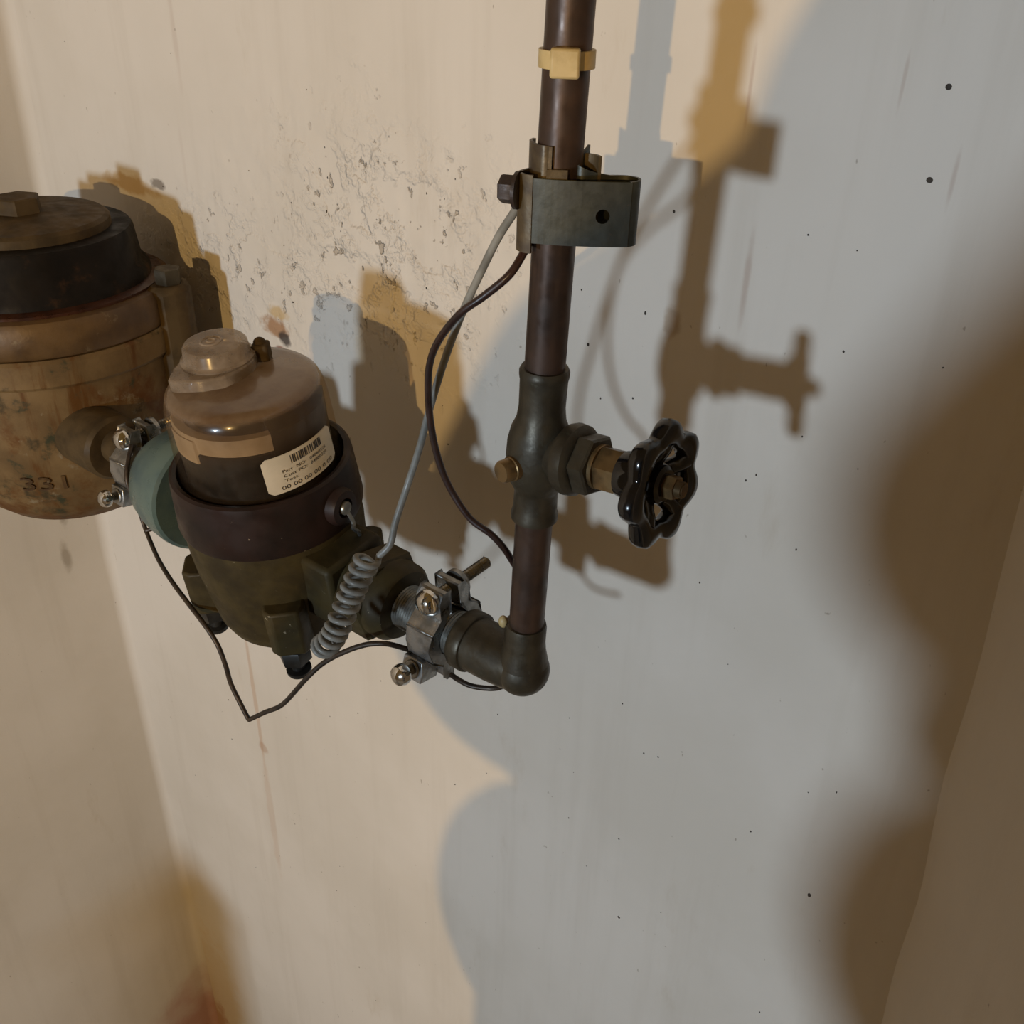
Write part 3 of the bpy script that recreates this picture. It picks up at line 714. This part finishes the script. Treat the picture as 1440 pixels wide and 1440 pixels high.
mesh_obj('cut_end', G().tube([(-0.6785, .3640, 1.5425), (-.6710, .3695, 1.5470), (-.6640, .3745, 1.5510)], .0019, 10), 'barewire', t)

# ------------------------------------------------------------------ large corroded valve body at the left
FX, FY, FZ = -.918, .432, 1.44
t = thing('valve_body', 'large corroded brass valve body with black ring in the corner', 'valve body', (FX, FY, FZ))
def F_(z): return z - FZ
mesh_obj('bowl', G().lathe([(.001, F_(1.462)), (.055, F_(1.464)), (.080, F_(1.474)), (.098, F_(1.492)), (.110, F_(1.52)), (.118, F_(1.56)), (.1215, F_(1.60)), (.1215, F_(1.632)), (.118, F_(1.634))], 72), 'fitting', t)
mesh_obj('flange', G().lathe([(.110, F_(1.630)), (.1240, F_(1.631)), (.1262, F_(1.634)), (.1262, F_(1.655)), (.1240, F_(1.658)), (.110, F_(1.659))], 72), 'fitting', t)
mesh_obj('flange', G().lathe([(.110, F_(1.659)), (.1240, F_(1.6595)), (.1255, F_(1.662)), (.1250, F_(1.685)), (.1215, F_(1.6905)), (.110, F_(1.693))], 72), 'rustband', t, label='rust stained upper flange')
mesh_obj('seal_line', G().lathe([(.108, F_(1.690)), (.1145, F_(1.691)), (.1150, F_(1.6945)), (.108, F_(1.696))], 72), 'rustred', t)
mesh_obj('bonnet_ring', G().lathe([(.090, F_(1.690)), (.1060, F_(1.693)), (.1050, F_(1.702)), (.0985, F_(1.710)), (.0955, F_(1.738)), (.0935, F_(1.7415)), (.074, F_(1.742))], 72), 'blackring', t, label='blackened bonnet ring')
mesh_obj('cover_plate', G().lathe([(.077, F_(1.741)), (.0765, F_(1.749)), (.073, F_(1.752)), (.030, F_(1.7555)), (.001, F_(1.756))], 64), 'rustcap', t, label='brown cover plate')
mesh_obj('hex_plug', G().hex(.0205, F_(1.7545), F_(1.7695), RZ(22), 6, .1), 'rustcap', t)
# clamp hump and bolts behind, next to the wall
mesh_obj('rear_lug', G().prism([(.080, .060), (.104, .050), (.118, .058), (.124, .074), (.118, .090), (.100, .098), (.07, .098)], F_(1.590), F_(1.694)), 'rustcap', t, .006)
mesh_obj('lug_nut', G().hex(.0125, F_(1.692), F_(1.708), T((.103, .076, 0)), 6, .3), 'bronze', t)
mesh_obj('side_port', G().lathe([(.030, .095), (.030, .150), (.027, .154), (.0172, .154)], 40, T((0, PY - FY, F_(AXZ))) @ AX), 'rustcap', t)
mesh_obj('inlet_neck', G().lathe([(.060, .080), (.060, .130), (.070, .134), (.070, .158), (.056, .162), (.056, .222)], 48, T((0, 0, F_(1.535))) @ RZ(180) @ AX), 'fitting', t)
# cast digits
vs2, fs2 = text_geo('331', .022, 0, 0, .040)
dg_ = G()
def on_bowl(u, v, off):
    h = F_(1.5260) + v; rr = .1100 + (h - F_(1.52)) * .2 + off; a = math.radians(-52) + u / .115
    return (rr * math.cos(a), rr * math.sin(a), h)
nv_ = len(vs2)
dg_.v = [on_bowl(u, v, .0016) for u, v in vs2] + [on_bowl(u, v, -.002) for u, v in vs2]
dg_.f = list(fs2)
from collections import Counter
ed = Counter()
for f in fs2:
    for a, b in zip(f, f[1:] + f[:1]): ed[(a, b)] += 1
for (a, b) in list(ed):
    if (b, a) not in ed: dg_.f.append((b, a, nv_ + a, nv_ + b))
mesh_obj('cast_digits', dg_, 'rustband', t, smooth=False)

# ------------------------------------------------------------------ what stands behind the camera and shades the wall
def capsule(g, a, b, ra, rb, seg=20):
    a, b = Vector(a), Vector(b); n = 8
    pts = [a.lerp(b, k / n) for k in range(n + 1)]; rad = [ra + (rb - ra) * k / n for k in range(n + 1)]
    g.tube(pts, ra, seg, False, None, rad); g.sphere(a, ra, seg, 10); g.sphere(b, rb, seg, 10)
PXc, PYc = .10, -.40
pg = G()
HC = Vector((-.027, -.320, 1.463))
capsule(pg, (PXc, PYc - .06, .95), (PXc, PYc - .05, 1.20), .16, .18)                    # torso
capsule(pg, (-.055, PYc - .02, 1.225), (PXc + .16, PYc - .02, 1.225), .09, .09)           # shoulders
capsule(pg, (.005, -.40, 1.25), (-.025, -.345, 1.38), .095, .085)                         # neck and collar
pg.sphere(HC, (.098, .115, .135), 24, 16)
pg.sphere(HC + Vector((-.03, .112, -.01)), (.016, .022, .022), 12, 8)                     # nose
pg.sphere(HC + Vector((-.095, -.005, -.005)), (.014, .02, .032), 12, 8); pg.sphere(HC + Vector((.095, -.005, -.005)), (.014, .02, .032), 12, 8)
capsule(pg, (.06, -.43, 1.25), (.07, -.42, 1.68), .085, .095)                             # upper arm raised beside the head
capsule(pg, (.07, -.40, 1.760), (-.085, -.36, 1.715), .095, .097)                           # elbow in a loose sleeve
capsule(pg, (-.085, -.36, 1.715), (0, -.37, 1.87), .097, .10)
capsule(pg, (.12, -.30, 1.60), (-.072, -.20, 1.60), .065, .055)                          # filler shape added to close a gap in the cast shadow
capsule(pg, (.025, -.37, 1.50), (.03, -.38, 1.70), .09, .09)  # second filler, fills the shadow between head and elbow
capsule(pg, (0, -.37, 1.87), (.10, -.37, 1.965), .10, .088)
capsule(pg, (.06, -.34, 1.94), (-.012, -.10, 1.955), .07, .036)                           # forearm to the phone
capsule(pg, (PXc + .16, PYc - .03, 1.25), (.19, -.40, 1.700), .085, .10)                  # other arm
capsule(pg, (.19, -.40, 1.700), (.12, -.36, 1.90), .10, .085)
capsule(pg, (.12, -.36, 1.90), (.05, -.10, 1.955), .08, .036)
capsule(pg, (.13, -.37, 2.02), (.24, -.38, 2.06), .10, .12)  # bulk added with the next two to block warm light at upper right
capsule(pg, (.24, -.38, 2.06), (.23, -.40, 1.70), .12, .11)
capsule(pg, (.10, -.37, 1.965), (.13, -.37, 2.02), .088, .10)
for hx, sx in ((-.012, -1), (.05, 1)):
    capsule(pg, (hx, -.10, 1.955), (hx + .008 * sx, -.05, 1.985), .030, .027)
    for k in range(4):
        bx = hx + sx * .028; z_ = 1.965 + .018 * k
        capsule(pg, (hx + sx * .012, -.055, z_), (bx + .002 * k * sx, -.035, z_ + .008), .0095, .0090, 12)
        capsule(pg, (bx + .002 * k * sx, -.035, z_ + .008), (bx - sx * .012, -.022, z_ + .006), .0090, .0080, 12)
    capsule(pg, (hx - sx * .006, -.06, 1.975), (hx - sx * .012, -.040, 2.005), .0105, .009, 12)
for s in (-1, 1):
    capsule(pg, (PXc + .09 * s, PYc - .06, .93), (PXc + .11 * s, PYc - .04, .50), .10, .068)
    capsule(pg, (PXc + .11 * s, PYc - .04, .50), (PXc + .12 * s, PYc - .06, .09), .065, .045)
    capsule(pg, (PXc + .12 * s, PYc - .08, .045), (PXc + .14 * s, PYc + .08, .040), .045, .038)
def person_mat():
    m, nt, p = nodes_of('dark_jacket_and_skin'); n = NB(nt)
    h = n.blob(tuple(HC), (.13, .15, .15), .05); hd1 = n.blob((.02, -.045, 1.99), (.13, .075, .075), .05)
    c = n.mix(n.math('MAXIMUM', h, hd1), (.045, .045, .055), (.48, .29, .20)); n.link(c, p.inputs['Base Color']); p.inputs['Roughness'].default_value = .75
    return m
pers = mesh_obj('person', pg, person_mat())
rm = pers.modifiers.new('remesh', 'REMESH'); rm.mode = 'VOXEL'; rm.voxel_size = .008; rm.use_smooth_shade = True
sm = pers.modifiers.new('smooth', 'SMOOTH'); sm.iterations = 4; sm.factor = .5
tag(pers, 'person in dark jacket raising both arms whose shadow falls across the wall', 'person')
hg = G().sphere(HC + Vector((0, -.022, .008)), (.118, .120, .150), 28, 18)
mesh_obj('hair', hg, 'hair', pers)
for ex_ in (-.035, .035): mesh_obj('eye', G().sphere(HC + Vector((ex_ - .02, .096, .012)), .012, 12, 8), 'ink', pers)
ph_m = Matrix.Translation(Vector((0, 0, 2.0)) - fw * .012) @ Matrix(((cr.x, cu.x, -fw.x, 0), (cr.y, cu.y, -fw.y, 0), (cr.z, cu.z, -fw.z, 0), (0, 0, 0, 1)))
ph = mesh_obj('phone', G().box((-.012, -.135, 0), (.060, .012, .008), ph_m), 'enamel', None, .003); tag(ph, 'black phone held up in both raised hands', 'phone')
# unseen post added to cast the soft shadow at the foot of the corner
bt = thing('shadow_post', 'square post added out of view to shade the foot of the corner', 'post', (-.765, -.6, 0))
mesh_obj('post', G().box((-.045, -.045, 0), (.045, .045, .96)), 'card', bt, .004)
mesh_obj('post_cap', G().box((-.055, -.055, .96), (.055, .055, .985)).lathe([(.03, .985), (.035, .995), (.03, 1.02), (.001, 1.03)], 24), 'card', bt, .004)
